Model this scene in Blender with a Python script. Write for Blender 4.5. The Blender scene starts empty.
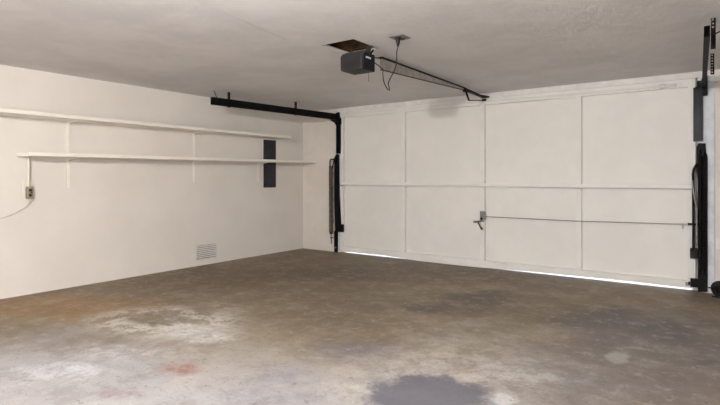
import bpy, math, random
from mathutils import Vector, Matrix

# ------------------------------------------------------------------ camera, world, light, exposure
F, CX, CY, TH, EYE = 503.0, 360.0, 177.8, math.atan(361 / 503.0), 1.227
H, XL, XR, YD, YB = 2.37, -5.915, 0.85, 6.54, -1.3
scene = bpy.context.scene
col = scene.collection
cam_data = bpy.data.cameras.new('camera')
cam = bpy.data.objects.new('camera', cam_data)
col.objects.link(cam)
cam.location = (0, 0, EYE)
cam.rotation_euler = (math.radians(90), 0, TH)
cam_data.sensor_width = 36
cam_data.lens = F / 720 * 36
cam_data.shift_y = (CY - 202.5) / 720
cam_data.clip_start = 0.02
scene.camera = cam

world = bpy.data.worlds.new('sky')
scene.world = world
world.use_nodes = True
wn = world.node_tree
bg = wn.nodes['Background']
sky = wn.nodes.new('ShaderNodeTexSky')
sky.sky_type = 'NISHITA'
sky.sun_disc = False
sky.sun_elevation = math.radians(40)
sky.sun_rotation = math.radians(20)
wn.links.new(sky.outputs[0], bg.inputs[0])
bg.inputs[1].default_value = 0.35


def add_light(name, kind, loc, rot, energy, color, **kw):
    d = bpy.data.lights.new(name, kind)
    d.energy = energy
    d.color = color
    for k, v in kw.items():
        setattr(d, k, v)
    o = bpy.data.objects.new(name, d)
    o.location = loc
    o.rotation_euler = rot
    col.objects.link(o)
    return o


# sun on the driveway outside (seen only through the gap under the door)
add_light('sun', 'SUN', (0, 12, 8), (math.radians(-35), 0, 0), 4.0, (1, 0.95, 0.88), angle=0.01)
# added area light standing in for daylight at the unseen back-wall window
WX0, WX1, WZ0, WZ1 = -2.6, .2, 0.6, 1.9
add_light('window_fill', 'AREA', ((WX0 + WX1) / 2, YB + 0.02, (WZ0 + WZ1) / 2),
          (math.radians(90), 0, 0), 60.0, (0.80, 0.90, 1.0), shape='RECTANGLE', size=WX1 - WX0 - .1, size_y=WZ1 - WZ0 - .1)
scene.view_settings.view_transform = 'Standard'
scene.view_settings.look = 'None'
scene.view_settings.gamma = 1.0
scene.view_settings.use_curve_mapping = False
scene.view_settings.exposure = 0.24
# added ceiling-bounce fill light behind the camera: place, height, power, tilt from straight up
LX, LY, LZ, LW, LTILT, LTURN = -1.2, -.25, .60, 560.0, math.radians(12), math.radians(12)
# bare bulb under the ceiling behind the camera
BX, BY, BZ, BR, BULB = -1.48, -1.08, 2.20, .07, 2250.0


# ------------------------------------------------------------------ pixel -> place helpers
fwv = Vector((-math.sin(TH), math.cos(TH), 0))
rtv = Vector((math.cos(TH), math.sin(TH), 0))
CAMP = Vector((0, 0, EYE))


def on(px, py, ax, v):
    r = F * fwv + (px - CX) * rtv + Vector((0, 0, CY - py))
    return CAMP + r * ((v - CAMP[ax]) / r[ax])


def on_floor(px, py): return on(px, py, 2, 0.0)
def on_left(px, py, d=0.0): return on(px, py, 0, XL + d)
def on_front(px, py, d=0.0): return on(px, py, 1, YD - d)


# ------------------------------------------------------------------ mesh helpers
class MB:
    def __init__(self):
        self.v, self.f, self.smooth = [], [], []

    def add(self, vs, fs, smooth=False):
        n = len(self.v)
        self.v += [tuple(p) for p in vs]
        self.f += [tuple(i + n for i in q) for q in fs]
        self.smooth += [smooth] * len(fs)
        return self

    def box(self, x0, x1, y0, y1, z0, z1):
        vs = [(x, y, z) for z in (z0, z1) for y in (y0, y1) for x in (x0, x1)]
        return self.add(vs, [(0, 2, 3, 1), (4, 5, 7, 6), (0, 1, 5, 4), (2, 6, 7, 3), (0, 4, 6, 2), (1, 3, 7, 5)])

    def bar(self, a, b, w, h, upv=(0, 0, 1)):
        """box from a to b, width w sideways, height h along upv"""
        a, b = Vector(a), Vector(b)
        d = (b - a).normalized()
        u = Vector(upv)
        s = d.cross(u)
        if s.length < 1e-4:
            u = Vector((1, 0, 0)); s = d.cross(u)
        s.normalize(); u = s.cross(d).normalized()
        vs = []
        for p in (a, b):
            for i, j in ((-1, -1), (1, -1), (1, 1), (-1, 1)):
                vs.append(p + s * (i * w / 2) + u * (j * h / 2))
        return self.add(vs, [(0, 3, 2, 1), (4, 5, 6, 7), (0, 1, 5, 4), (1, 2, 6, 5), (2, 3, 7, 6), (3, 0, 4, 7)])

    def tube(self, pts, r, n=8, closed=False):
        pts = [Vector(p) for p in pts]
        m = len(pts)
        rs = r if isinstance(r, (list, tuple)) else [r] * m
        vs, fs = [], []
        prev = None
        for i, p in enumerate(pts):
            if closed:
                t = pts[(i + 1) % m] - pts[i - 1]
            else:
                t = pts[min(i + 1, m - 1)] - pts[max(i - 1, 0)]
            t.normalize()
            if prev is None:
                ref = Vector((0, 0, 1)) if abs(t.z) < .9 else Vector((1, 0, 0))
                s = t.cross(ref).normalized()
            else:
                s = (prev - t * prev.dot(t)).normalized()
            prev = s
            u = t.cross(s)
            for k in range(n):
                a = 2 * math.pi * k / n
                vs.append(p + (s * math.cos(a) + u * math.sin(a)) * rs[i])
        for i in range(m if closed else m - 1):
            j = (i + 1) % m
            for k in range(n):
                l = (k + 1) % n
                fs.append((i * n + k, i * n + l, j * n + l, j * n + k))
        self.add(vs, fs, True)
        if not closed:
            self.add(vs[:n], [tuple(range(n))[::-1]])
            self.add(vs[-n:], [tuple(range(n))])
        return self

    def coil(self, a, b, R, r, turns, per=12, n=6):
        a, b = Vector(a), Vector(b)
        d = b - a
        t = d.normalized()
        ref = Vector((1, 0, 0)) if abs(t.x) < .9 else Vector((0, 1, 0))
        s = t.cross(ref).normalized(); u = t.cross(s)
        N = int(turns * per)
        return self.tube([a + d * (i / N) + (s * math.cos(2 * math.pi * i / per) + u * math.sin(2 * math.pi * i / per)) * R for i in range(N + 1)], r, n)

    def lathe(self, c, axis, prof, n=24):
        """prof: list of (distance along axis, radius)"""
        c = Vector(c); t = Vector(axis).normalized()
        ref = Vector((0, 0, 1)) if abs(t.z) < .9 else Vector((1, 0, 0))
        s = t.cross(ref).normalized(); u = t.cross(s)
        vs, fs = [], []
        for h, r in prof:
            for k in range(n):
                a = 2 * math.pi * k / n
                vs.append(c + t * h + (s * math.cos(a) + u * math.sin(a)) * r)
        for i in range(len(prof) - 1):
            for k in range(n):
                l = (k + 1) % n
                fs.append((i * n + k, i * n + l, (i + 1) * n + l, (i + 1) * n + k))
        self.add(vs, fs, True)
        self.add(vs[:n], [tuple(range(n))[::-1]])
        self.add(vs[-n:], [tuple(range(n))])
        return self

    def prism(self, poly, d):
        """poly: list of 3D points (planar), extruded by vector d"""
        d = Vector(d); n = len(poly)
        vs = [Vector(p) for p in poly] + [Vector(p) + d for p in poly]
        fs = [tuple(range(n)), tuple(range(2 * n - 1, n - 1, -1))]
        for i in range(n):
            j = (i + 1) % n
            fs.append((i, i + n, j + n, j))
        return self.add(vs, fs)

    def build(self, name, mat, parent=None, bevel=0.0):
        me = bpy.data.meshes.new(name)
        me.from_pydata(self.v, [], self.f)
        me.polygons.foreach_set('use_smooth', self.smooth)
        import bmesh
        bm = bmesh.new(); bm.from_mesh(me)
        bmesh.ops.recalc_face_normals(bm, faces=bm.faces)
        bm.to_mesh(me); bm.free()
        me.materials.append(M[mat])
        o = bpy.data.objects.new(name, me)
        col.objects.link(o)
        if parent is not None:
            o.parent = parent
            # mesh coordinates are world coordinates: shift them into the parent's frame
            off = world_offset(parent)
            if off.length > 0:
                me.transform(Matrix.Translation(-off))
        if bevel:
            b = o.modifiers.new('edge', 'BEVEL')
            b.width = bevel; b.segments = 2; b.limit_method = 'ANGLE'
        return o


def world_offset(o):
    v = Vector((0, 0, 0))
    while o is not None:
        v += o.location
        o = o.parent
    return v


def tag(o, label=None, cat=None, group=None, kind=None):
    if label: o['label'] = label
    if cat: o['category'] = cat
    if group: o['group'] = group
    if kind: o['kind'] = kind
    return o


def thing(name, loc, label, cat, group=None, kind=None):
    o = bpy.data.objects.new(name, None)
    o.empty_display_size = 0.1
    o.location = loc
    col.objects.link(o)
    return tag(o, label, cat, group, kind)


# ------------------------------------------------------------------ materials
M = {}


def srgb(r, g, b):
    def c(u):
        u /= 255.0
        return u / 12.92 if u <= .04045 else ((u + .055) / 1.055) ** 2.4
    return (c(r), c(g), c(b), 1)


def node(nt, t, **kw):
    n = nt.nodes.new(t)
    for k, v in kw.items():
        setattr(n, k, v)
    return n


def base_mat(name):
    m = bpy.data.materials.new(name)
    m.use_nodes = True
    M[name] = m
    nt = m.node_tree
    return m, nt, nt.nodes['Principled BSDF']


def mixrgb(nt, fac, a, b):
    n = node(nt, 'ShaderNodeMix', data_type='RGBA')
    for sock, val in ((n.inputs[0], fac), (n.inputs[6], a), (n.inputs[7], b)):
        if hasattr(val, 'is_linked'):
            nt.links.new(val, sock)
        else:
            sock.default_value = val
    return n.outputs[2]


def ramp(nt, val, lo, hi):
    n = node(nt, 'ShaderNodeMapRange', interpolation_type='SMOOTHSTEP')
    nt.links.new(val, n.inputs[0])
    n.inputs[1].default_value = lo
    n.inputs[2].default_value = hi
    return n.outputs[0]


def noise(nt, vec, scale, detail=4, rough=.6, stretch=None):
    n = node(nt, 'ShaderNodeTexNoise')
    n.inputs['Scale'].default_value = scale
    n.inputs['Detail'].default_value = detail
    n.inputs['Roughness'].default_value = rough
    if stretch:
        mp = node(nt, 'ShaderNodeMapping')
        mp.inputs['Scale'].default_value = stretch
        nt.links.new(vec, mp.inputs['Vector'])
        vec = mp.outputs[0]
    nt.links.new(vec, n.inputs['Vector'])
    return n.outputs['Fac']


def paint(name, c1, c2, scale=1.2, rough=.6, bump=.15, bscale=60, stretch=None, spec=.3, dist=.004):
    m, nt, p = base_mat(name)
    g = node(nt, 'ShaderNodeNewGeometry').outputs['Position']
    f = ramp(nt, noise(nt, g, scale, 5), .35, .65)
    nt.links.new(mixrgb(nt, f, c1, c2), p.inputs['Base Color'])
    p.inputs['Roughness'].default_value = rough
    p.inputs['Specular IOR Level'].default_value = spec
    if bump:
        b = node(nt, 'ShaderNodeBump')
        b.inputs['Strength'].default_value = bump
        b.inputs['Distance'].default_value = dist
        nt.links.new(noise(nt, g, bscale, 4, .6, stretch), b.inputs['Height'])
        nt.links.new(b.outputs[0], p.inputs['Normal'])
    return m


def dull(name, spec, rough):
    p = M[name].node_tree.nodes['Principled BSDF']
    p.inputs['Specular IOR Level'].default_value = spec
    p.inputs['Roughness'].default_value = rough


def metal(name, c1, c2, metallic, rough, scale=12):
    m = paint(name, c1, c2, scale, rough, .05, 120, None, .5, .001)
    m.node_tree.nodes['Principled BSDF'].inputs['Metallic'].default_value = metallic
    return m


paint('wall_paint', srgb(232, 225, 217), srgb(227, 220, 212), 1.5, .75, .25, 30)
paint('front_wall_paint', srgb(228, 220, 210), srgb(221, 213, 203), 3, .7, .2, 30)
paint('ceiling_paint', srgb(229, 226, 226), srgb(219, 216, 216), 1.6, .85, .55, 7, (1, .35, 1), .2, .02)
paint('door_panel_paint', srgb(234, 229, 223), srgb(229, 224, 218), 2.2, .5, .06, 25)
paint('door_frame_paint', srgb(235, 231, 226), srgb(229, 225, 219), 3, .5, .08, 40)
paint('trim_paint', srgb(232, 228, 223), srgb(222, 217, 212), 9, .55, .15, 30)
paint('jamb_paint', srgb(222, 224, 232), srgb(205, 205, 210), 9, .55, .15, 30)
paint('shelf_paint', srgb(246, 240, 230), srgb(241, 234, 224), 3, .5, .08, 40)
paint('white_plastic', srgb(232, 224, 212), srgb(226, 218, 206), 5, .4, 0)
paint('vent_paint', srgb(226, 220, 214), srgb(214, 207, 202), 12, .5, 0)
paint('panel_charcoal', srgb(56, 54, 60), srgb(46, 44, 50), 9, .5, .05, 60)
paint('motor_dark', srgb(42, 40, 40), srgb(36, 35, 36), 9, .45, .05, 90)
paint('motor_blue', srgb(26, 28, 36), srgb(20, 22, 30), 9, .35, .0)
paint('logo_white', srgb(235, 235, 235), srgb(225, 225, 228), 9, .5, 0)
paint('black_rubber', srgb(26, 25, 25), srgb(38, 36, 35), 20, .7, .1, 90)
paint('cord_dark', srgb(58, 52, 48), srgb(46, 42, 40), 20, .5, 0)
paint('cord_white', srgb(222, 212, 202), srgb(208, 198, 188), 20, .5, 0)
paint('box_grey', srgb(162, 155, 138), srgb(132, 124, 106), 60, .45, .1, 90)
paint('socket_dark', srgb(70, 62, 50), srgb(50, 44, 38), 30, .5, 0)
paint('attic_wood', srgb(92, 62, 36), srgb(70, 46, 28), 9, .8, .3, 30)
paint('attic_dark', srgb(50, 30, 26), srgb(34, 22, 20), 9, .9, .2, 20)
paint('driveway', srgb(205, 203, 200), srgb(190, 188, 185), 4, .8, .2, 40)
metal('black_metal', srgb(13, 12, 15), srgb(22, 19, 21), .0, .5)
metal('worn_black_metal', srgb(15, 14, 20), srgb(24, 24, 32), .0, .32, 7)
metal('dark_spring', srgb(30, 24, 24), srgb(24, 20, 22), .2, .5, 20)
metal('rusty_spring', srgb(112, 98, 84), srgb(84, 72, 60), .1, .6, 20)
metal('galvanised', srgb(150, 148, 146), srgb(122, 120, 120), .7, .42, 14)
metal('bright_rod', srgb(170, 168, 164), srgb(140, 138, 134), .8, .35)
metal('rail_metal', srgb(176, 170, 166), srgb(150, 144, 140), .2, .5)
metal('pewter', srgb(150, 146, 138), srgb(110, 106, 100), .7, .4, 40)
metal('brass_dark', srgb(110, 98, 76), srgb(70, 62, 50), .6, .45, 40)

dull('motor_dark', .2, .5)
dull('motor_blue', .2, .4)
dull('panel_charcoal', .2, .5)
dull('black_metal', .12, .55)
dull('worn_black_metal', .10, .30)
dull('dark_spring', .2, .5)
gm, gnt, gp = base_mat('glass')
gp.inputs['Base Color'].default_value = (.95, .97, 1, 1)
gp.inputs['Roughness'].default_value = .02
gp.inputs['Transmission Weight'].default_value = 1.0


em, ent, ep = base_mat('bulb_glow')
ep.inputs['Emission Color'].default_value = (1.0, .985, .96, 1)
ep.inputs['Emission Strength'].default_value = BULB


def concrete():
    m, nt, p = base_mat('concrete')
    L = nt.links
    pos = node(nt, 'ShaderNodeNewGeometry').outputs['Position']
    # coordinates warped by noise so that stains get ragged outlines
    def warp(scale, amp):
        n = node(nt, 'ShaderNodeTexNoise')
        n.inputs['Scale'].default_value = scale
        n.inputs['Detail'].default_value = 6
        n.inputs['Roughness'].default_value = .65
        L.new(pos, n.inputs['Vector'])
        s = node(nt, 'ShaderNodeVectorMath', operation='SUBTRACT')
        L.new(n.outputs['Color'], s.inputs[0]); s.inputs[1].default_value = (.5, .5, .5)
        k = node(nt, 'ShaderNodeVectorMath', operation='SCALE')
        L.new(s.outputs[0], k.inputs[0]); k.inputs['Scale'].default_value = amp
        a = node(nt, 'ShaderNodeVectorMath', operation='ADD')
        L.new(pos, a.inputs[0]); L.new(k.outputs[0], a.inputs[1])
        return a.outputs[0]
    soft = warp(1.3, .9)
    ragged = warp(4.0, .25)
    rag = noise(nt, pos, 5, 12, .76)
    rags = noise(nt, pos, 2.2, 10, .74)
    fine = noise(nt, pos, 60, 6, .7)
    streak = noise(nt, pos, 3.0, 9, .72)
    broad = noise(nt, pos, .7, 4, .55)

    def stain(px, py, rx, ry, coords, lo=1.0, hi=.55):
        """an elliptical stain: centre and half axes given by where they lie on the floor"""
        c = on_floor(px, py)
        u = (on_floor(px + rx, py) - on_floor(px - rx, py)) / 2
        v = (on_floor(px, py + ry) - on_floor(px, py - ry)) / 2
        det = u.x * v.y - u.y * v.x
        rows = ((v.y / det, -v.x / det, 0), (-u.y / det, u.x / det, 0))
        s = node(nt, 'ShaderNodeVectorMath', operation='SUBTRACT')
        L.new(coords, s.inputs[0]); s.inputs[1].default_value = (c.x, c.y, 0)
        outs = []
        for r in rows:
            d = node(nt, 'ShaderNodeVectorMath', operation='DOT_PRODUCT')
            L.new(s.outputs[0], d.inputs[0]); d.inputs[1].default_value = r
            outs.append(d.outputs['Value'])
        cmb = node(nt, 'ShaderNodeCombineXYZ')
        L.new(outs[0], cmb.inputs[0]); L.new(outs[1], cmb.inputs[1])
        ln = node(nt, 'ShaderNodeVectorMath', operation='LENGTH')
        L.new(cmb.outputs[0], ln.inputs[0])
        ad = node(nt, 'ShaderNodeMath', operation='MULTIPLY_ADD')
        L.new(rag if coords is ragged else rags, ad.inputs[0]); ad.inputs[1].default_value = 1.5 if coords is ragged else 1.1
        L.new(ln.outputs['Value'], ad.inputs[2])
        sb = node(nt, 'ShaderNodeMath', operation='SUBTRACT')
        L.new(ad.outputs[0], sb.inputs[0]); sb.inputs[1].default_value = .75 if coords is ragged else .55
        return ramp(nt, sb.outputs[0], lo, hi)

    def mul(a, b):
        n = node(nt, 'ShaderNodeMath', operation='MULTIPLY')
        for i, q in enumerate((a, b)):
            if hasattr(q, 'is_linked'): L.new(q, n.inputs[i])
            else: n.inputs[i].default_value = q
        return n.outputs[0]

    mid = noise(nt, pos, 3.2, 14, .80)
    def lift(v, lo):
        n = node(nt, 'ShaderNodeMapRange')
        L.new(v, n.inputs[0]); n.inputs[3].default_value = lo
        return n.outputs[0]
    brk = lift(ramp(nt, noise(nt, pos, 5.0, 12, .76), .45, .56), .15)
    brk2 = lift(ramp(nt, noise(nt, pos, 7.0, 12, .76), .43, .55), .45)
    c = mixrgb(nt, ramp(nt, broad, .35, .68), srgb(128, 114, 96), srgb(148, 134, 114))
    c = mixrgb(nt, mul(ramp(nt, streak, .4, .7), .45), c, srgb(108, 94, 78))
    layers = [
        # (px, py, rx, ry, coords, strength, colour, lo, hi, break-up)
        (110, 396, 430, 84, soft, .88, (172, 169, 170), 1.10, .40, None),
        (460, 378, 185, 55, soft, .85, (190, 184, 178), 1.10, .30, brk2),
        (640, 352, 150, 62, soft, .75, (124, 118, 118), 1.10, .45, None),
        (255, 345, 150, 36, soft, .50, (160, 148, 131), 1.05, .35, None),
        (60, 306, 150, 14, soft, .80, (154, 123, 88), 1.15, .40, None),
        (190, 284, 110, 9, soft, .60, (124, 104, 78), 1.15, .40, None),
        (230, 275, 110, 12, soft, .55, (104, 90, 72), 1.15, .40, None),
        (420, 272, 200, 12, soft, .50, (104, 92, 78), 1.15, .40, None),
        (70, 336, 80, 12, soft, .60, (150, 142, 140), 1.15, .40, None),
        (10, 395, 60, 16, soft, .50, (160, 154, 154), 1.15, .40, None),
        (165, 321, 95, 19, ragged, .95, (218, 212, 204), 1.10, .55, brk),
        (200, 334, 42, 10, ragged, .90, (218, 215, 212), 1.20, .35, brk2),
        (120, 352, 95, 11, ragged, .70, (204, 200, 198), 1.20, .25, brk),
        (154, 318, 50, 9, ragged, .90, (130, 119, 105), 1.15, .50, brk2),
        (225, 306, 30, 7, ragged, .60, (190, 178, 160), 1.20, .30, brk),
        (62, 371, 56, 10, ragged, .90, (206, 207, 210), 1.15, .30, brk2),
        (30, 384, 60, 7, ragged, .40, (204, 202, 202), 1.20, .30, brk),
        (118, 394, 30, 8, ragged, .45, (142, 128, 128), 1.20, .50, brk),
        (285, 388, 60, 24, soft, .60, (138, 133, 142), 1.15, .25, brk2),
        (355, 349, 60, 13, soft, .65, (118, 114, 120), 1.15, .25, None),
        (422, 310, 22, 6, soft, .70, (92, 88, 86), 1.20, .30, None),
        (468, 304, 66, 13, soft, .75, (98, 88, 80), 1.15, .25, None),
        (495, 295, 24, 6, soft, .60, (88, 83, 82), 1.15, .30, None),
        (330, 275, 55, 6, soft, .45, (100, 86, 72), 1.15, .30, None),
        (600, 318, 70, 14, soft, .75, (96, 90, 90), 1.15, .25, None),
        (665, 330, 50, 12, soft, .60, (96, 94, 94), 1.15, .30, None),
        (545, 335, 42, 18, ragged, .45, (176, 160, 134), 1.15, .30, brk),
        (470, 332, 80, 15, soft, .45, (168, 160, 154), 1.15, .30, brk2),
        (520, 372, 60, 22, soft, .55, (196, 192, 188), 1.15, .25, brk),
        (360, 388, 50, 12, ragged, .60, (200, 195, 188), 1.20, .30, brk),
        (500, 401, 18, 9, ragged, .80, (206, 205, 206), 1.15, .60, None),
        (618, 357, 14, 6, ragged, .65, (186, 182, 178), 1.20, .50, None),
        (632, 348, 14, 1.6, ragged, .5, (178, 170, 160), 1.20, .50, None),
        (706, 362, 10, 4, ragged, .5, (88, 82, 80), 1.20, .40, None),
    ]
    for px, py, rx, ry, co, st, rgb, lo, hi, bk in layers:
        k = mul(stain(px, py, rx, ry, co, lo, hi), st)
        if bk is not None:
            k = mul(k, bk)
        c = mixrgb(nt, k, c, srgb(*rgb))
    # mottling, dark specks, pale scuffs
    c = mixrgb(nt, mul(ramp(nt, mid, .51, .42), .24), c, srgb(96, 84, 74))
    c = mixrgb(nt, mul(ramp(nt, mid, .51, .60), .20), c, srgb(196, 188, 178))
    specks = ramp(nt, noise(nt, pos, 22, 5, .75), .575, .625)
    c = mixrgb(nt, mul(specks, .55), c, srgb(92, 78, 66))
    pale = ramp(nt, noise(nt, pos, 11, 10, .76), .54, .62)
    c = mixrgb(nt, mul(pale, .30), c, srgb(204, 198, 190))
    c = mixrgb(nt, mul(ramp(nt, fine, .62, .38), .12), c, srgb(96, 84, 72))
    for px, py, rx, ry, st, rgb, lo, hi, bk in ((428, 397, 66, 26, .85, (92, 92, 102), 1.12, .72, None), (180, 368, 25, 6, .85, (146, 104, 95), 1.2, .35, brk2),
                                                (118, 394, 24, 6, .35, (134, 118, 118), 1.2, .4, brk)):
        k = mul(stain(px, py, rx, ry, ragged, lo, hi), st)
        if bk is not None:
            k = mul(k, bk)
        c = mixrgb(nt, k, c, srgb(*rgb))
    # the whole slab's own darkness
    tone = node(nt, 'ShaderNodeHueSaturation')
    tone.inputs['Saturation'].default_value = 1.08
    tone.inputs['Value'].default_value = FLOOR_VALUE
    L.new(c, tone.inputs['Color'])
    L.new(tone.outputs[0], p.inputs['Base Color'])
    p.inputs['Roughness'].default_value = .55
    rr = node(nt, 'ShaderNodeMapRange')
    L.new(broad, rr.inputs[0]); rr.inputs[3].default_value = .48; rr.inputs[4].default_value = .72
    L.new(rr.outputs[0], p.inputs['Roughness'])
    p.inputs['Specular IOR Level'].default_value = .35
    b = node(nt, 'ShaderNodeBump')
    b.inputs['Strength'].default_value = .12; b.inputs['Distance'].default_value = .002
    L.new(fine, b.inputs['Height'])
    L.new(b.outputs[0], p.inputs['Normal'])


FLOOR_VALUE = .94
concrete()

# ------------------------------------------------------------------ the room shell
T = .14
HX0, HX1, HY0, HY1 = -2.80, -2.46, 3.335, 3.725      # ragged access hole above the opener
tag(MB().box(XL - T, XR + T, YB - T, YD + .06, -.2, 0).build('floor', 'concrete'),
    'stained bare concrete garage floor', 'floor', kind='structure')
tag(MB().box(XL - 6, XR + 6, YD + .06, YD + 12, -.22, -.02).build('ground', 'driveway'),
    'pale concrete driveway outside, showing under the garage door', 'driveway', kind='structure')
cl = MB()
cl.box(XL - T, HX0, YB - T, YD + T, H, H + .02)
cl.box(HX1, XR + T, YB - T, YD + T, H, H + .02)
cl.box(HX0, HX1, YB - T, HY0, H, H + .02)
cl.box(HX0, HX1, HY1, YD + T, H, H + .02)
ceil = tag(cl.build('ceiling', 'ceiling_paint'), 'white plastered garage ceiling with a cut hole above the opener', 'ceiling', kind='structure')
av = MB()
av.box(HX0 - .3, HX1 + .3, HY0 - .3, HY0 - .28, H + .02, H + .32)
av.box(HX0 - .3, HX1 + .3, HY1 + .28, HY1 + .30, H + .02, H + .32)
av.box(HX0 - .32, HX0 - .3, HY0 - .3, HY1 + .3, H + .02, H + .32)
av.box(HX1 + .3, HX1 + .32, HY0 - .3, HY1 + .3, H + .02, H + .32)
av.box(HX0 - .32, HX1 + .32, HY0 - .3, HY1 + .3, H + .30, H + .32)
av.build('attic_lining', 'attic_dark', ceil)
MB().box(HX0 - .28, HX1 + .28, 3.66, 3.70, H + .021, H + .18).build('joist', 'attic_wood', ceil)
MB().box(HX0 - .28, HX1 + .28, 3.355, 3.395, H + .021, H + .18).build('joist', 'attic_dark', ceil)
# faint plaster seam running along the ceiling
sm = MB()
a, b = Vector((-2.747, 2.0, H - .0005)), Vector((-2.93, 3.03, H - .0005))
sm.bar(a - (b - a) * .6, b, .014, .0026)
sm.build('plaster_seam', 'ceiling_paint', ceil)

tag(MB().box(XL - T, XL, YB - T, YD + T, -.2, H).build('wall_left', 'wall_paint'),
    'long cream painted wall carrying two white shelves', 'wall', kind='structure')
tag(MB().box(XR, XR + T, YB - T, YD + T, -.2, H).build('wall_right', 'wall_paint'),
    'plain cream painted wall opposite the long shelf wall', 'wall', kind='structure')
OX0, OX1, OZ = -5.10, -.205, 2.305
wf = MB()
wf.box(XL, OX0, YD, YD + T, -.2, H)
wf.box(OX1, XR, YD, YD + T, -.2, H)
wf.box(OX0, OX1, YD, YD + T, OZ, H)
tag(wf.build('wall_front', 'front_wall_paint'), 'cream front wall around the wide garage door', 'wall', kind='structure')
wb = MB()
wb.box(XL, WX0, YB - T, YB, -.2, H)
wb.box(WX1, XR, YB - T, YB, -.2, H)
wb.box(WX0, WX1, YB - T, YB, -.2, WZ0)
wb.box(WX0, WX1, YB - T, YB, WZ1, H)
tag(wb.build('wall_back', 'wall_paint'), 'cream painted wall with an added window, opposite the garage door', 'wall', kind='structure')
w1 = thing('added_window_1', (0, YB, 0), 'unseen white framed window added for daylight, opposite the garage door', 'window', kind='structure')  # unseen window, added as a source of cool fill
fr = MB()
for x0, x1, z0, z1 in ((WX0, WX0 + .05, WZ0, WZ1), (WX1 - .05, WX1, WZ0, WZ1), (WX0 + .05, WX1 - .05, WZ0, WZ0 + .05),
                       (WX0 + .05, WX1 - .05, WZ1 - .05, WZ1), ((WX0 + WX1) / 2 - .025, (WX0 + WX1) / 2 + .025, WZ0 + .05, WZ1 - .05)):
    fr.box(x0, x1, YB - .08, YB - .03, z0, z1)
fr.build('window_frame', 'trim_paint', w1)
MB().box(WX0 + .05, (WX0 + WX1) / 2 - .025, YB - .058, YB - .052, WZ0 + .05, WZ1 - .05).build('pane', 'glass', w1)
MB().box((WX0 + WX1) / 2 + .025, WX1 - .05, YB - .058, YB - .052, WZ0 + .05, WZ1 - .05).build('pane', 'glass', w1)

# head trim and jamb posts around the door opening
tag(MB().box(-5.13, XR, YD - .028, YD, 2.3025, H).build('trim_1', 'trim_paint', bevel=.004),
    'white wooden head board between ceiling and garage door', 'trim', kind='structure')
tag(MB().box(-5.135, -5.10, YD - .02, YD, 0, 2.305).build('trim_2', 'jamb_paint', bevel=.003),
    'narrow white jamb board behind the hardware nearer the shelf wall', 'trim', kind='structure')
tag(MB().box(-.20, -.055, YD - .025, YD, 0, 2.305).build('trim_3', 'jamb_paint', bevel=.003),
    'white jamb board behind the hardware beside the outlet', 'trim', kind='structure')
st = MB()  # unseen boards added outside to close light leaks around the door
st.box(OX0 - .02, OX0 + .07, YD + T, YD + T + .02, 0, OZ + .05)
st.box(OX1 - .07, OX1 + .02, YD + T, YD + T + .02, 0, OZ + .05)
st.box(OX0 + .07, OX1 - .07, YD + T, YD + T + .02, OZ - .07, OZ + .05)
st.box(OX0, OX0 + .05, YD + .06, YD + T, 0, OZ)
st.box(OX1 - .05, OX1, YD + .06, YD + T, 0, OZ)
st.box(OX0 + .05, OX1 - .05, YD + .06, YD + T, OZ - .05, OZ)
tag(st.build('light_block_trim', 'trim_paint'), 'unseen outer stop boards added to block light around the garage door', 'trim', kind='structure')

# ------------------------------------------------------------------ the garage door
DX0, DX1, DZ1 = -5.085, -.222, 2.301
yf, yp, yb = YD - .025, YD + .026, YD + .045            # frame face, panel face, back
door = thing('door_1', ((DX0 + DX1) / 2, YD, 0), 'wide white tilt-up garage door with eight panels in a raised frame', 'garage door', kind='structure')
SW = .062
sx = [DX0 + .035, -3.880, -2.634, -1.405, DX1 - .035]
zb, zm0, zm1, zt = .105, 1.108, 1.152, 2.215
for i in range(4):
    for z0, z1 in ((zb - .02, zm0 - .013), (zm1 - .01, zt + .02)):
        MB().box(sx[i] + .001, sx[i + 1] - .001, yp, yb, z0, z1).build('panel', 'door_panel_paint', door)
for i, x in enumerate(sx):
    w = .07 if i in (0, 4) else SW
    MB().box(x - w / 2, x + w / 2, yf, yb, zb, zm0 - .013).build('stile', 'door_frame_paint', door, .003)
    MB().box(x - w / 2, x + w / 2, yf, yb, zm1, zt).build('stile', 'door_frame_paint', door, .003)
MB().box(DX0, DX1, yb, yb + .012, .03, DZ1).build('backing_sheet', 'door_panel_paint', door)
MB().box(DX0, DX1, yf, yb, zt, DZ1).build('top_rail', 'door_frame_paint', door, .003)
MB().box(DX0, DX1, yf, yb, zm0, zm1).build('middle_rail', 'door_frame_paint', door, .003)
# bottom rail: its lower edge is warped, so daylight shows under both ends
br = MB()
prof = [(DX0, .012), (-4.9, .026), (-4.2, .028), (-3.9, .018), (-3.6, .005), (-2.9, .003), (-2.6, .008), (-2.2, .020), (-1.4, .031), (-.8, .034), (DX1, .028)]
for (xa, za), (xb, zb_) in zip(prof[:-1], prof[1:]):
    br.add([(xa, yf, za), (xb, yf, zb_), (xb, yf, zb), (xa, yf, zb), (xa, yb, za), (xb, yb, zb_), (xb, yb, zb), (xa, yb, zb)],
           [(0, 1, 2, 3), (5, 4, 7, 6), (4, 5, 1, 0), (3, 2, 6, 7)])
br.add([(DX0, yf, .012), (DX0, yf, zb), (DX0, yb, zb), (DX0, yb, .012)], [(0, 1, 2, 3)])
br.add([(DX1, yf, .022), (DX1, yf, zb), (DX1, yb, zb), (DX1, yb, .022)], [(3, 2, 1, 0)])
br.build('bottom_rail', 'door_frame_paint', door)
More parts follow.
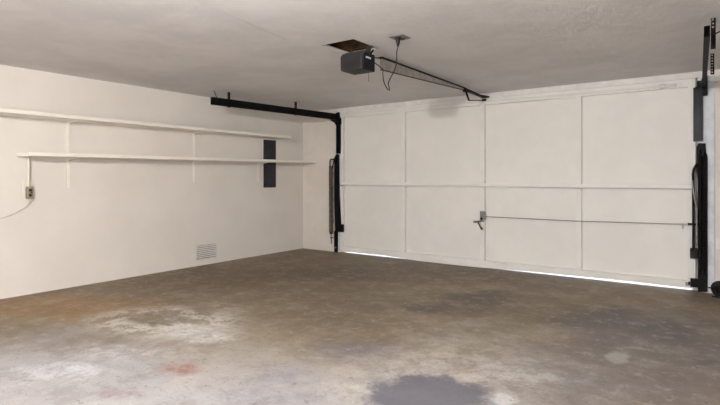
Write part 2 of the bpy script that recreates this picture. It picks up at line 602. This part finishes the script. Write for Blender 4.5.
# horizontal truss rod along the top rail with its end fitting
rod = MB().tube([(-5.02, yf - .012, 2.262), (-3.0, yf - .012, 2.258), (-.46, yf - .012, 2.243)], .009, 8).build('truss_rod', 'door_frame_paint', door)
MB().lathe((-.56, yf - .014, 2.243), (1, 0, 0), [(0, .012), (.01, .026), (.05, .026), (.06, .014), (.13, .014), (.132, .02), (.16, .02), (.165, .008)], 12).build('rod_fitting', 'trim_paint', rod)
MB().box(-.62, -.34, yf - .006, yf, 2.222, 2.268).build('rod_plate', 'trim_paint', rod)
# corner block at the bottom right
MB().box(-.315, -.285, yf - .012, yf, .055, .095).build('corner_bolt', 'galvanised', door, .003)
# lock: plate, cylinder, T handle
lk = MB().box(-2.705, -2.645, yf - .008, yf, .628, .775).build('lock_plate', 'galvanised', door, .002)
MB().box(-2.655, -2.625, yf - .022, yf, .655, .77).build('latch_case', 'pewter', lk, .003)
MB().lathe((-2.678, yf - .005, .672), (0, -1, 0), [(0, .016), (.018, .016), (.02, .008)], 12).build('lock_cylinder', 'black_metal', lk)
hd = MB().tube([(-2.69, yf - .006, .642), (-2.69, yf - .05, .640)], .008, 8)
hd.tube([(-2.775, yf - .052, .628), (-2.69, yf - .052, .640), (-2.66, yf - .05, .648)], [.014, .011, .010], 8)
hd.build('handle', 'pewter', lk)
MB().tube([(-2.715, yf - .05, .632), (-2.69, yf - .052, .58), (-2.665, yf - .052, .545), (-2.652, yf - .05, .528)], [.009, .010, .018, .015], 8).build('handle_lever', 'brass_dark', lk)
# lock rod across to the right jamb
lk.location.x += .04
pts = [(-2.59, yf - .016, .705), (-2.0, yf - .016, .702), (-1.4, yf - .016, .702), (-.9, yf - .016, .712), (-.30, yf - .016, .722)]
MB().tube([Vector(p) for p in pts], .0045, 6).build('lock_rod', 'pewter', door)
MB().box(-.345, -.335, yf - .024, yf, .67, .725).build('rod_guide', 'galvanised', door)

# ------------------------------------------------------------------ spring hardware at both jambs
def px_box(mb, x0, x1, y0, y1, d0, d1):
    """box whose front face covers pixels x0..x1, y0..y1 on a plane d1 in front of the front wall"""
    a = on_front(x0, y1, d1); b = on_front(x1, y0, d1)
    return mb.box(a.x, b.x, YD - d1, YD - d0, max(a.z, .001), b.z)


lh = thing('spring_hardware', (-5.15, YD - .05, 0), 'black lever arm hardware with rusty spring at the jamb nearer the shelf wall', 'door hardware', 'spring hardware at the door jambs')
h = MB()
px_box(h, 336, 339.9, 122, 153.6, .03, .055)
px_box(h, 336, 337, 122, 153.6, .055, .08)
h.build('upper_arm', 'black_metal', lh)
h = MB()
P = lambda x, y, d: on_front(x, y, d)
poly = [P(330, 116.5, .07), P(338, 112, .07), P(338.6, 117, .07), P(339.9, 118, .07), P(339.9, 124, .07), P(336, 125.5, .07), P(334, 122.5, .07), P(330.5, 120.5, .07)]
h.prism(poly, (0, .04, 0))
h.build('corner_gusset', 'black_metal', lh)
h = MB()
a0, a1 = P(336.2, 156, .06), P(337.6, 231, .06)
poly = [P(334.2, 158, .06), P(336.2, 154, .06), P(338, 154.5, .06), P(338.4, 190, .06), P(340, 222, .06), P(340.3, 232, .06), P(335, 232, .06), P(334.2, 200, .06)]
h.prism(poly, (0, .03, 0))
h.build('lever_arm', 'black_metal', lh)
h = MB()
poly = [P(334, 231, .045), P(337.4, 231, .045), P(337.2, 254, .045), P(334.2, 254, .045)]
poly[2].z = poly[3].z = .002
h.prism(poly, (0, .02, 0))
h.build('jamb_angle', 'black_metal', lh)
h = MB(); px_box(h, 337, 342.4, 224.5, 231.8, .03, .075)
h.build('pivot_bracket', 'black_metal', lh, .004)
h = MB()
c = P(335.7, 247.5, .05); h.lathe(c, (0, -1, 0), [(0, .014), (.012, .014), (.014, .008)], 8)
h.build('bolt', 'bright_rod', lh)
s0, s1 = P(331, 166, .10), P(331, 232, .10)
h = MB().coil(s0, s1, .030, .0085, 60, 10, 5).build('spring', 'rusty_spring', lh)
q = MB()
q.tube([P(330.2, 168, .10), P(329.9, 162, .10), P(330.6, 159.5, .10), P(332, 159, .10), P(333.5, 159.5, .10), P(334.5, 160.5, .08)], .011, 6)
q.tube([P(332.4, 168, .10), P(333.4, 163, .10), P(334.6, 158.5, .08), P(336, 155.5, .07)], .010, 6)
q.build('spring_hook', 'black_metal', h)
q = MB()
q.lathe(P(331, 231, .10), (0, 0, -1), [(0, .028), (.04, .028), (.05, .012)], 12)
q.tube([P(331, 233, .10), P(331.4, 243.5, .10)], .007, 6)
q.bar(P(330.4, 237.8, .10), P(333.4, 237.8, .10), .012, .014)
q.build('spring_hook', 'black_metal', h)
MB().tube([P(333.4, 172, .085), P(333.6, 190, .085), P(333.7, 223.5, .085)], .009, 8).build('tension_rod', 'galvanised', lh)

rh = thing('spring_hardware', (-.2, YD - .05, 0), 'black spring post and shiny upper plate at the jamb beside the outlet', 'door hardware', 'spring hardware at the door jambs')
h = MB(); px_box(h, 693.2, 702.8, 87, 141.5, .045, .06)
px_box(h, 702, 702.9, 87, 141.5, .02, .045)
h.build('upper_arm', 'worn_black_metal', rh, .002)
h = MB()
poly = [P(693.2, 88, .075), P(697, 86.5, .075), P(697, 81, .075), P(701, 80.5, .075), P(703, 76, .075), P(707.5, 75, .075), P(707.8, 95.5, .075), P(702.8, 96, .075), P(702.8, 90, .075)]
h.prism(poly, (0, .015, 0))
h.build('corner_gusset', 'black_metal', rh)
h = MB()
poly = [P(696.4, 147, .05), P(698.5, 143.2, .05), P(705.6, 143.2, .05), P(706, 152, .05), P(707.6, 156, .05), P(707.6, 292, .05), P(697.8, 292, .05), P(697.8, 180, .05), P(696.4, 170, .05)]
for p_ in poly:
    p_.z = max(p_.z, .002)
h.prism(poly, (0, .024, 0))
h.build('jamb_angle', 'black_metal', rh)
for k, xx in enumerate((700.2, 704.4)):
    s0, s1 = P(xx, 156, .085), P(xx, 268, .085)
    h = MB().coil(s0, s1, .017, .0055, 74, 10, 5).build('spring', 'dark_spring', rh)
    MB().tube([s0 + Vector((0, 0, -.02)), s0 + Vector((0, .0, .03)), s0 + Vector((0, .025, .06))], .008, 6).build('spring_hook', 'black_metal', h)
    q = MB().tube([s1 + Vector((0, 0, .02)), s1 + Vector((0, 0, -.06)), s1 + Vector((0, .03, -.08))], .008, 6)
    q.build('spring_hook', 'black_metal', h)
h = MB().tube([P(698, 163.5, .08), P(696, 165.5, .09), P(693.8, 169, .09), P(693, 174, .09), P(693.2, 184, .09), P(693.4, 200, .09), P(693.6, 252, .09)], .0135, 8)
h.build('lever_arm', 'black_metal', rh)
MB().tube([P(692.4, 180, .10), P(693.4, 192, .105), P(695.6, 204, .105), P(697, 212, .105), P(696.6, 224, .1), P(696.6, 246, .1)], .008, 8).build('cable', 'galvanised', rh)
h = MB(); px_box(h, 690, 697.4, 249, 258.5, .04, .11)
h.build('pivot_bracket', 'black_metal', rh, .004)
h = MB()
px_box(h, 690.3, 703.5, 280, 286.8, .03, .085)
h.lathe(P(690, 283.4, .07), (-1, 0, 0), [(0, .02), (.012, .02), (.016, .01)], 10)
h.build('bottom_bracket', 'black_metal', rh)
h = MB().bar(P(687.6, 224, .06), P(698, 224.6, .06), .03, .022)
h.build('latch_bolt', 'black_metal', rh)
# round nuts down the post
for y in (162, 176, 272):
    c = P(706.4, y, .05)
    MB().lathe(c, (0, -1, 0), [(0, .011), (.012, .011)], 6).build('nut', 'dark_spring', rh)

# ------------------------------------------------------------------ overhead tracks
def track(label, p0, p1, hangers, braces, w=.036, h=.094):
    t = thing('overhead_track', (p1[0], p1[1], p1[2]), label, 'track', 'overhead door tracks')
    a, b = Vector(p0), Vector(p1)
    d = (b - a).normalized(); s = Vector((d.y, -d.x, 0))
    if s.x < 0: s = -s
    m = MB()
    side = t['side'] = 1 if a.x < -2 else -1
    off = s * (-side * w / 2)
    m.bar(a + off, b + off, .005, h)                                    # web
    m.bar(a + Vector((0, 0, h / 2)), b + Vector((0, 0, h / 2)), w, .005)
    m.bar(a - Vector((0, 0, h / 2)), b - Vector((0, 0, h / 2)), w, .005)
    m.bar(a + s * (side * w / 2) + Vector((0, 0, h * .32)), b + s * (side * w / 2) + Vector((0, 0, h * .32)), .005, h * .36)
    m.bar(a + s * (side * w / 2) - Vector((0, 0, h * .32)), b + s * (side * w / 2) - Vector((0, 0, h * .32)), .005, h * .36)
    m.build('channel', 'black_metal', t)
    del t['side']
    for hx, hy, z0 in hangers:
        # punched angle: two edge strips joined by rungs, the gaps are the holes
        g = MB()
        ww = .026
        g.box(hx - ww / 2, hx - ww / 2 + .008, hy - .002, hy + .002, z0, H)
        g.box(hx + ww / 2 - .008, hx + ww / 2, hy - .002, hy + .002, z0, H)
        z = z0
        while z < H - .008:
            g.box(hx - ww / 2 + .008, hx + ww / 2 - .008, hy - .002, hy + .002, z, z + .014)
            z += .026
        g.box(hx + ww / 2, hx + ww / 2 + .003, hy - .002, hy + .02, z0, H)
        g.build('hanger', 'black_metal', t)
    for q0, q1 in braces:
        MB().bar(q0, q1, .022, .006).build('brace', 'black_metal', t)
    return t


track('long black track hung below the ceiling above the white shelves',
      (-5.40, 4.20, 2.232), (-5.125, 6.455, 2.225),
      [(-5.345, 4.43, 2.165), (-5.205, 5.58, 2.165)], [((-5.365, 4.27, 2.255), (-5.40, 4.24, 2.37))])
track('black overhead track on punched hangers above the jamb beside the outlet',
      (-.076, 4.12, 2.214), (-.146, 6.45, 2.216),
      [(-.046, 4.395, 2.155), (-.066, 5.66, 2.18)],
      [((-.046, 4.40, 2.25), (.20, 4.40, 2.365))], .030, .072)

rt_ = [o for o in bpy.data.objects if o.name.startswith('overhead_track')][-1]
MB().box(-.060, -.030, 4.404, 4.410, 2.15, 2.30).build('hanger_plate', 'black_metal', rt_)
# ------------------------------------------------------------------ opener
op = thing('garage_door_opener', (-2.53, 3.5, 2.12), 'dark garage door opener hanging below the ceiling hole with a long rail', 'door opener')
MX0, MX1, MY0, MY1, MZ0, MZ1 = -2.655, -2.425, 3.41, 3.60, 2.138, 2.285
m = MB()
poly = [(MX0, MY0, MZ0 + .012), (MX0 + .012, MY0, MZ0), (MX1, MY0, MZ0), (MX1, MY0, MZ1), (MX0 + .02, MY0, MZ1), (MX0, MY0, MZ1 - .02)]
m.prism(poly, (0, MY1 - MY0, 0))
mo = m.build('motor_housing', 'motor_dark', op, .006)
MB().box(MX1, MX1 + .006, MY0 + .012, MY1 - .01, MZ0 + .008, MZ1 - .006).build('side_cover', 'motor_blue', mo, .003)
lg = MB()
for k in range(5):
    lg.box(MX1 + .006, MX1 + .008, 3.455 + k * .0155, 3.466 + k * .0155, MZ1 - .052 + (.004 if k % 2 else 0), MZ1 - .036)
lg.build('logo', 'logo_white', mo)
for k in range(4):
    MB().box(MX0 + .03, MX1 - .03, MY0 - .002, MY0, MZ0 + .03 + k * .012, MZ0 + .033 + k * .012).build('vent_slot', 'black_metal', mo)
m = MB()
m.bar((-2.62, 3.5, MZ1), (-2.66, 3.62, H + .05), .03, .004)
m.bar((-2.47, 3.54, MZ1), (-2.47, 3.62, H + .05), .05, .012)
m.box(-2.64, -2.43, 3.46, 3.49, MZ1, MZ1 + .02)
m.build('mounting_strap', 'brass_dark', op)
m = MB()
m.bar((-2.50, 3.60, 2.28), (-2.555, 3.92, 2.335), .014, .008)
m.bar((-2.50, 3.60, 2.275), (-2.47, 3.64, 2.345), .016, .016)
m.build('rail_bracket', 'black_metal', op)
# rail: galvanised web that is deep at the motor end and shallow at the door, with dark flanges
RX = -2.56
ry0, rym, ry1 = 3.90, 5.72, 6.38
m = MB()
m.add([(RX - .008, ry0, 2.230), (RX + .008, ry0, 2.230), (RX + .008, ry0, 2.335), (RX - .008, ry0, 2.335),
       (RX - .008, rym, 2.302), (RX + .008, rym, 2.302), (RX + .008, rym, 2.322), (RX - .008, rym, 2.322)],
      [(0, 3, 2, 1), (4, 5, 6, 7), (0, 1, 5, 4), (1, 2, 6, 5), (2, 3, 7, 6), (3, 0, 4, 7)])
rl = m.build('rail', 'rail_metal', op)
m = MB()
m.bar((RX, ry0 - .01, 2.339), (RX, rym, 2.326), .040, .014)
m.bar((RX, rym, 2.326), (RX, ry1, 2.298), .036, .014)
m.build('rail_flange', 'black_metal', rl)
m = MB(); m.bar((RX, ry0, 2.228), (RX, rym, 2.300), .022, .005)
m.bar((RX, rym, 2.300), (RX, ry1, 2.284), .022, .005)
m.build('chain', 'dark_spring', rl)
m = MB()
m.box(RX - .024, RX + .024, 5.76, 5.86, 2.285, 2.325)
m.build('trolley', 'black_metal', op, .004)
m = MB()
m.prism([(RX - .02, 6.15, 2.305), (RX + .02, 6.15, 2.305), (RX + .03, YD - .03, 2.325), (RX - .03, YD - .03, 2.325)], (0, 0, -.018))
m.build('header_bracket', 'black_metal', op)
aa, ab, ac = Vector((RX, 5.80, 2.305)), Vector((RX, 5.905, 2.195)), Vector((-2.60, YD - .045, 2.272))
m = MB().bar(aa, ab, .022, .012); m.bar(ab, ac, .022, .012)
m.build('door_arm', 'black_metal', op)
m = MB().box(-2.63, -2.575, YD - .05, yf, 2.262, 2.292)
m.build('arm_bracket', 'black_metal', op, .003)
MB().tube([(-2.50, 3.61, 2.25), (-2.50, 3.615, 2.12), (-2.502, 3.615, 2.07)], .0025, 5).build('release_cord', 'cord_dark', op)

# ceiling outlet and the opener's power cord
co = thing('ceiling_outlet', (-2.12, 3.51, H), 'square metal outlet plate on the ceiling beside the opener', 'outlet')
MB().box(-2.185, -2.055, 3.445, 3.575, H - .008, H).build('cover_plate', 'galvanised', co, .003)
for yy in (3.48, 3.54):
    MB().lathe((-2.12, yy, H - .008), (0, 0, -1), [(0, .026), (.005, .026), (.006, .02)], 16).build('socket', 'socket_dark', co)
pc = thing('power_cord', (-2.12, 3.48, 2.3), 'dark power cord drooping from ceiling outlet to the opener', 'power cord')
def spline(pts, n=10):
    pts = [Vector(p) for p in pts]
    out = []
    for i in range(len(pts) - 1):
        p0, p1, p2, p3 = pts[max(i - 1, 0)], pts[i], pts[i + 1], pts[min(i + 2, len(pts) - 1)]
        for k in range(n):
            t = k / n
            out.append(.5 * ((2 * p1) + (p2 - p0) * t + (2 * p0 - 5 * p1 + 4 * p2 - p3) * t * t + (3 * p1 - p0 - 3 * p2 + p3) * t ** 3))
    out.append(pts[-1])
    return out
def at(px, py, x): return on(px, py, 0, x)
pl = on(396.2, 40, 2, H - .014)
pl = Vector((-2.12, 3.48, H - .014))
cord_pts = [pl - Vector((0, 0, .07)), at(396.8, 52, -2.13), at(396.5, 62, -2.16), at(394.5, 70, -2.2), at(390, 79, -2.26),
            at(388.2, 84, -2.30), at(389.6, 89.5, -2.33), at(387.5, 89, -2.38), at(384, 82, -2.42), at(382.8, 74, -2.44), at(382.4, 69, -2.46),
            Vector((-2.47, 3.66, 2.235)), Vector((-2.47, 3.603, 2.235))]
MB().tube(spline(cord_pts, 6), .005, 6).build('cord', 'cord_dark', pc)
MB().lathe(pl, (0, 0, -1), [(0, .016), (.03, .017), (.045, .014), (.07, .007)], 12).build('plug', 'black_rubber', pc)

# ------------------------------------------------------------------ shelves on the left wall
SD = .30
sh = thing('wall_shelf', (XL, 3.6, 1.85), 'upper long white board shelf on the cream wall', 'shelf', 'white wall shelves')
MB().box(XL + .001, XL + SD, .3, 5.93, 1.858, 1.895).build('board', 'shelf_paint', sh, .003)
sl = thing('wall_shelf', (XL, 4.3, 1.45), 'lower long white board shelf passing in front of the dark panel', 'shelf', 'white wall shelves')
m = MB()
za, zc = 1.447, 1.478
ya, yc = 2.155, YD - .002
m.add([(XL + .001, ya, za), (XL + SD, ya, za), (XL + SD, yc, zc), (XL + .001, yc, zc),
       (XL + .001, ya, za + .038), (XL + SD, ya, za + .038), (XL + SD, yc, zc + .038), (XL + .001, yc, zc + .038)],
      [(0, 3, 2, 1), (4, 5, 6, 7), (0, 1, 5, 4), (1, 2, 6, 5), (2, 3, 7, 6), (3, 0, 4, 7)])
m.build('board', 'shelf_paint', sl, .003)
def zlow(y): return za + (zc - za) * (y - ya) / (yc - ya)
for y, zbot, lab in ((2.658, 1.11, 'slim white shelf standard near the grey switch box'),
                     (4.308, 1.16, 'slim white shelf standard above the floor vent'),
                     (5.50, 1.16, 'slim white shelf standard beside the dark wall panel')):
    t = thing('shelf_standard', (XL, y, zbot), lab, 'shelf bracket', 'shelf standards')
    MB().box(XL, XL + .010, y - .015, y + .015, zbot, zlow(y) - .0005).build('rail_strip', 'shelf_paint', t)
    MB().box(XL, XL + .010, y - .015, y + .015, zlow(y) + .0395, 1.8575).build('rail_strip', 'shelf_paint', t) if y < 5 else None
    for zz in ((zlow(y) - .001, 1.857) if y < 5 else (zlow(y) - .001,)):
        b = MB().prism([(XL + .012, y - .006, zz), (XL + .22, y - .005, zz), (XL + .22, y - .005, zz - .006), (XL + .012, y - .005, zz - .030)], (0, .010, 0))
        b.build('bracket', 'shelf_paint', t)

# dark panel
ep_ = thing('electrical_panel', (XL, 5.74, 1.08), 'narrow charcoal metal panel on the wall behind the lower shelf', 'wall panel')
MB().box(XL, XL + .010, 5.605, 5.875, 1.07, 1.835).build('frame', 'panel_charcoal', ep_, .003)
MB().box(XL + .010, XL + .018, 5.635, 5.845, 1.10, 1.43).build('door', 'panel_charcoal', ep_, .002)
MB().box(XL + .010, XL + .018, 5.635, 5.845, 1.52, 1.805).build('door', 'panel_charcoal', ep_, .002)

# vent grille
vt = thing('wall_vent', (XL, 4.51, .08), 'white louvred vent grille low on the cream wall', 'vent')
vy0, vy1, vz0, vz1 = 4.325, 4.695, .075, .30
m = MB()
m.box(XL, XL + .012, vy0, vy0 + .022, vz0, vz1); m.box(XL, XL + .012, vy1 - .022, vy1, vz0, vz1)
m.box(XL, XL + .012, vy0 + .022, vy1 - .022, vz0, vz0 + .02); m.box(XL, XL + .012, vy0 + .022, vy1 - .022, vz1 - .02, vz1)
m.build('frame', 'vent_paint', vt, .002)
MB().box(XL, XL + .0015, vy0 + .022, vy1 - .022, vz0 + .02, vz1 - .02).build('backing', 'socket_dark', vt)
NS = 7
proto = None
for k in range(NS):
    z = vz0 + .028 + k * (vz1 - vz0 - .046) / NS
    if proto is None:
        q = MB().prism([(XL + .002, vy0 + .022, z + .016), (XL + .004, vy0 + .022, z + .019), (XL + .013, vy0 + .022, z + .003), (XL + .011, vy0 + .022, z)], (0, vy1 - vy0 - .044, 0))
        proto = q.build('slat', 'vent_paint', vt); z00 = z
    else:
        o = proto.copy(); col.objects.link(o); o.parent = vt; o.location.z = z - z00

# switch box with conduit and cable
sw = thing('switch_box', (XL, 2.27, 1.0), 'grey metal switch box on a white backing block below the lower shelf', 'switch box')
MB().box(XL, XL + .015, 2.205, 2.305, .965, 1.205).build('backing_block', 'white_plastic', sw, .004)
bx = MB().box(XL + .015, XL + .058, 2.228, 2.288, 1.008, 1.135).build('box', 'box_grey', sw, .006)
MB().box(XL + .058, XL + .062, 2.234, 2.282, 1.018, 1.125).build('face_plate', 'box_grey', bx, .002)
for z in (1.045, 1.098):
    MB().lathe((XL + .062, 2.258, z), (1, 0, 0), [(0, .016), (.003, .016), (.004, .012)], 12).build('socket', 'socket_dark', bx)
MB().lathe((XL + .062, 2.264, 1.075), (1, 0, 0), [(0, .007), (.014, .006)], 10).build('toggle', 'socket_dark', bx)
MB().tube([(XL + .03, 2.255, 1.136), (XL + .03, 2.255, 1.30), (XL + .03, 2.255, 1.446)], .011, 8).build('conduit', 'white_plastic', sw)
cb = tag(MB().tube(spline([(XL + .035, 2.258, 1.006), (XL + .03, 2.255, .97), (XL + .02, 2.24, .935), (XL + .012, 2.19, .895), (XL + .008, 2.10, .845), (XL + .008, 2.0, .812), (XL + .008, 1.85, .78), (XL + .008, 1.6, .77), (XL + .008, 1.2, .775)], 8), .0055, 6).build('cable', 'cord_white'),
         'thin pale cable running along the wall from the switch box', 'cable')

# outlet cover and black wheel on the right
ol = thing('wall_outlet', (-.01, YD, .49), 'white outlet cover on the wall beside the black door hardware', 'outlet')
MB().box(-.048, .032, YD - .008, YD, .475, .60).build('cover_plate', 'trim_paint', ol, .003)
for z in (.515, .56):
    MB().box(-.024, .008, YD - .0105, YD - .008, z - .014, z + .014).build('socket', 'white_plastic', ol, .004)
wh = thing('caster_wheel', (.0, 6.36, 0), 'small black wheel with a stub axle on the floor by the wall', 'wheel')
WC = Vector((-.008, 6.36, .083))
ax = Vector((-.35, -.93, 0)).normalized()
MB().lathe(WC - ax * .022, ax, [(0, .052), (.0, .070), (.006, .079), (.015, .083), (.029, .083), (.038, .079), (.044, .070), (.044, .052)], 28).build('tyre', 'black_rubber', wh)
MB().lathe(WC - ax * .02, ax, [(0, .053), (.04, .053), (.046, .03), (.056, .026), (.058, .012)], 20).build('hub', 'black_metal', wh)
q = MB().tube([WC + ax * .03 + Vector((0, 0, .004)), WC + Vector((-.06, -.035, .006)), WC + Vector((-.098, -.015, .006))], .008, 6)
q.build('axle', 'black_metal', wh)
MB().box(-.075, .03, 6.30, 6.345, .001, .012).build('foot', 'black_rubber', wh, .003)

# ------------------------------------------------------------------ added tripod fill light for ceiling bounce, unseen behind the camera
lp = thing('bounce_fill_light', (LX, LY, 0), 'added fill uplight on a black tripod for ceiling bounce, opposite the garage door', 'lamp')
for k in range(3):
    an = 2 * math.pi * k / 3 + .4
    MB().tube([(LX, LY, .55), (LX + .38 * math.cos(an), LY + .38 * math.sin(an), .012)], .011, 8).build('leg', 'black_metal', lp)
MB().tube([(LX, LY, .30), (LX, LY, LZ - .10)], .014, 10).build('pole', 'black_metal', lp)
MB().lathe((LX, LY, LZ - .10), (0, 0, 1), [(0, .02), (.01, .05), (.06, .11), (.063, .11), (.02, .045), (.015, .01)], 24).build('reflector', 'galvanised', lp)
add_light('bounce_fill_beam', 'SPOT', (LX, LY, LZ), (math.radians(180) - LTILT, 0, LTURN), LW, (.97, .985, 1.0), spot_size=math.radians(110), spot_blend=1.0, shadow_soft_size=.1)

# bare bulb hanging from the ceiling behind the camera
bl = thing('ceiling_bulb', (BX, BY, H), 'glowing round bulb on a white ceiling socket', 'lamp')
MB().lathe((BX, BY, H), (0, 0, -1), [(0, .06), (.02, .055), (.03, .025), (H - BZ - BR + .005, .022)], 20).build('socket', 'trim_paint', bl)
prof = [(-BR * math.cos(a), BR * math.sin(a) + .001) for a in [math.pi * k / 12 for k in range(13)]]
MB().lathe((BX, BY, BZ), (0, 0, -1), prof, 20).build('bulb', 'bulb_glow', bl)
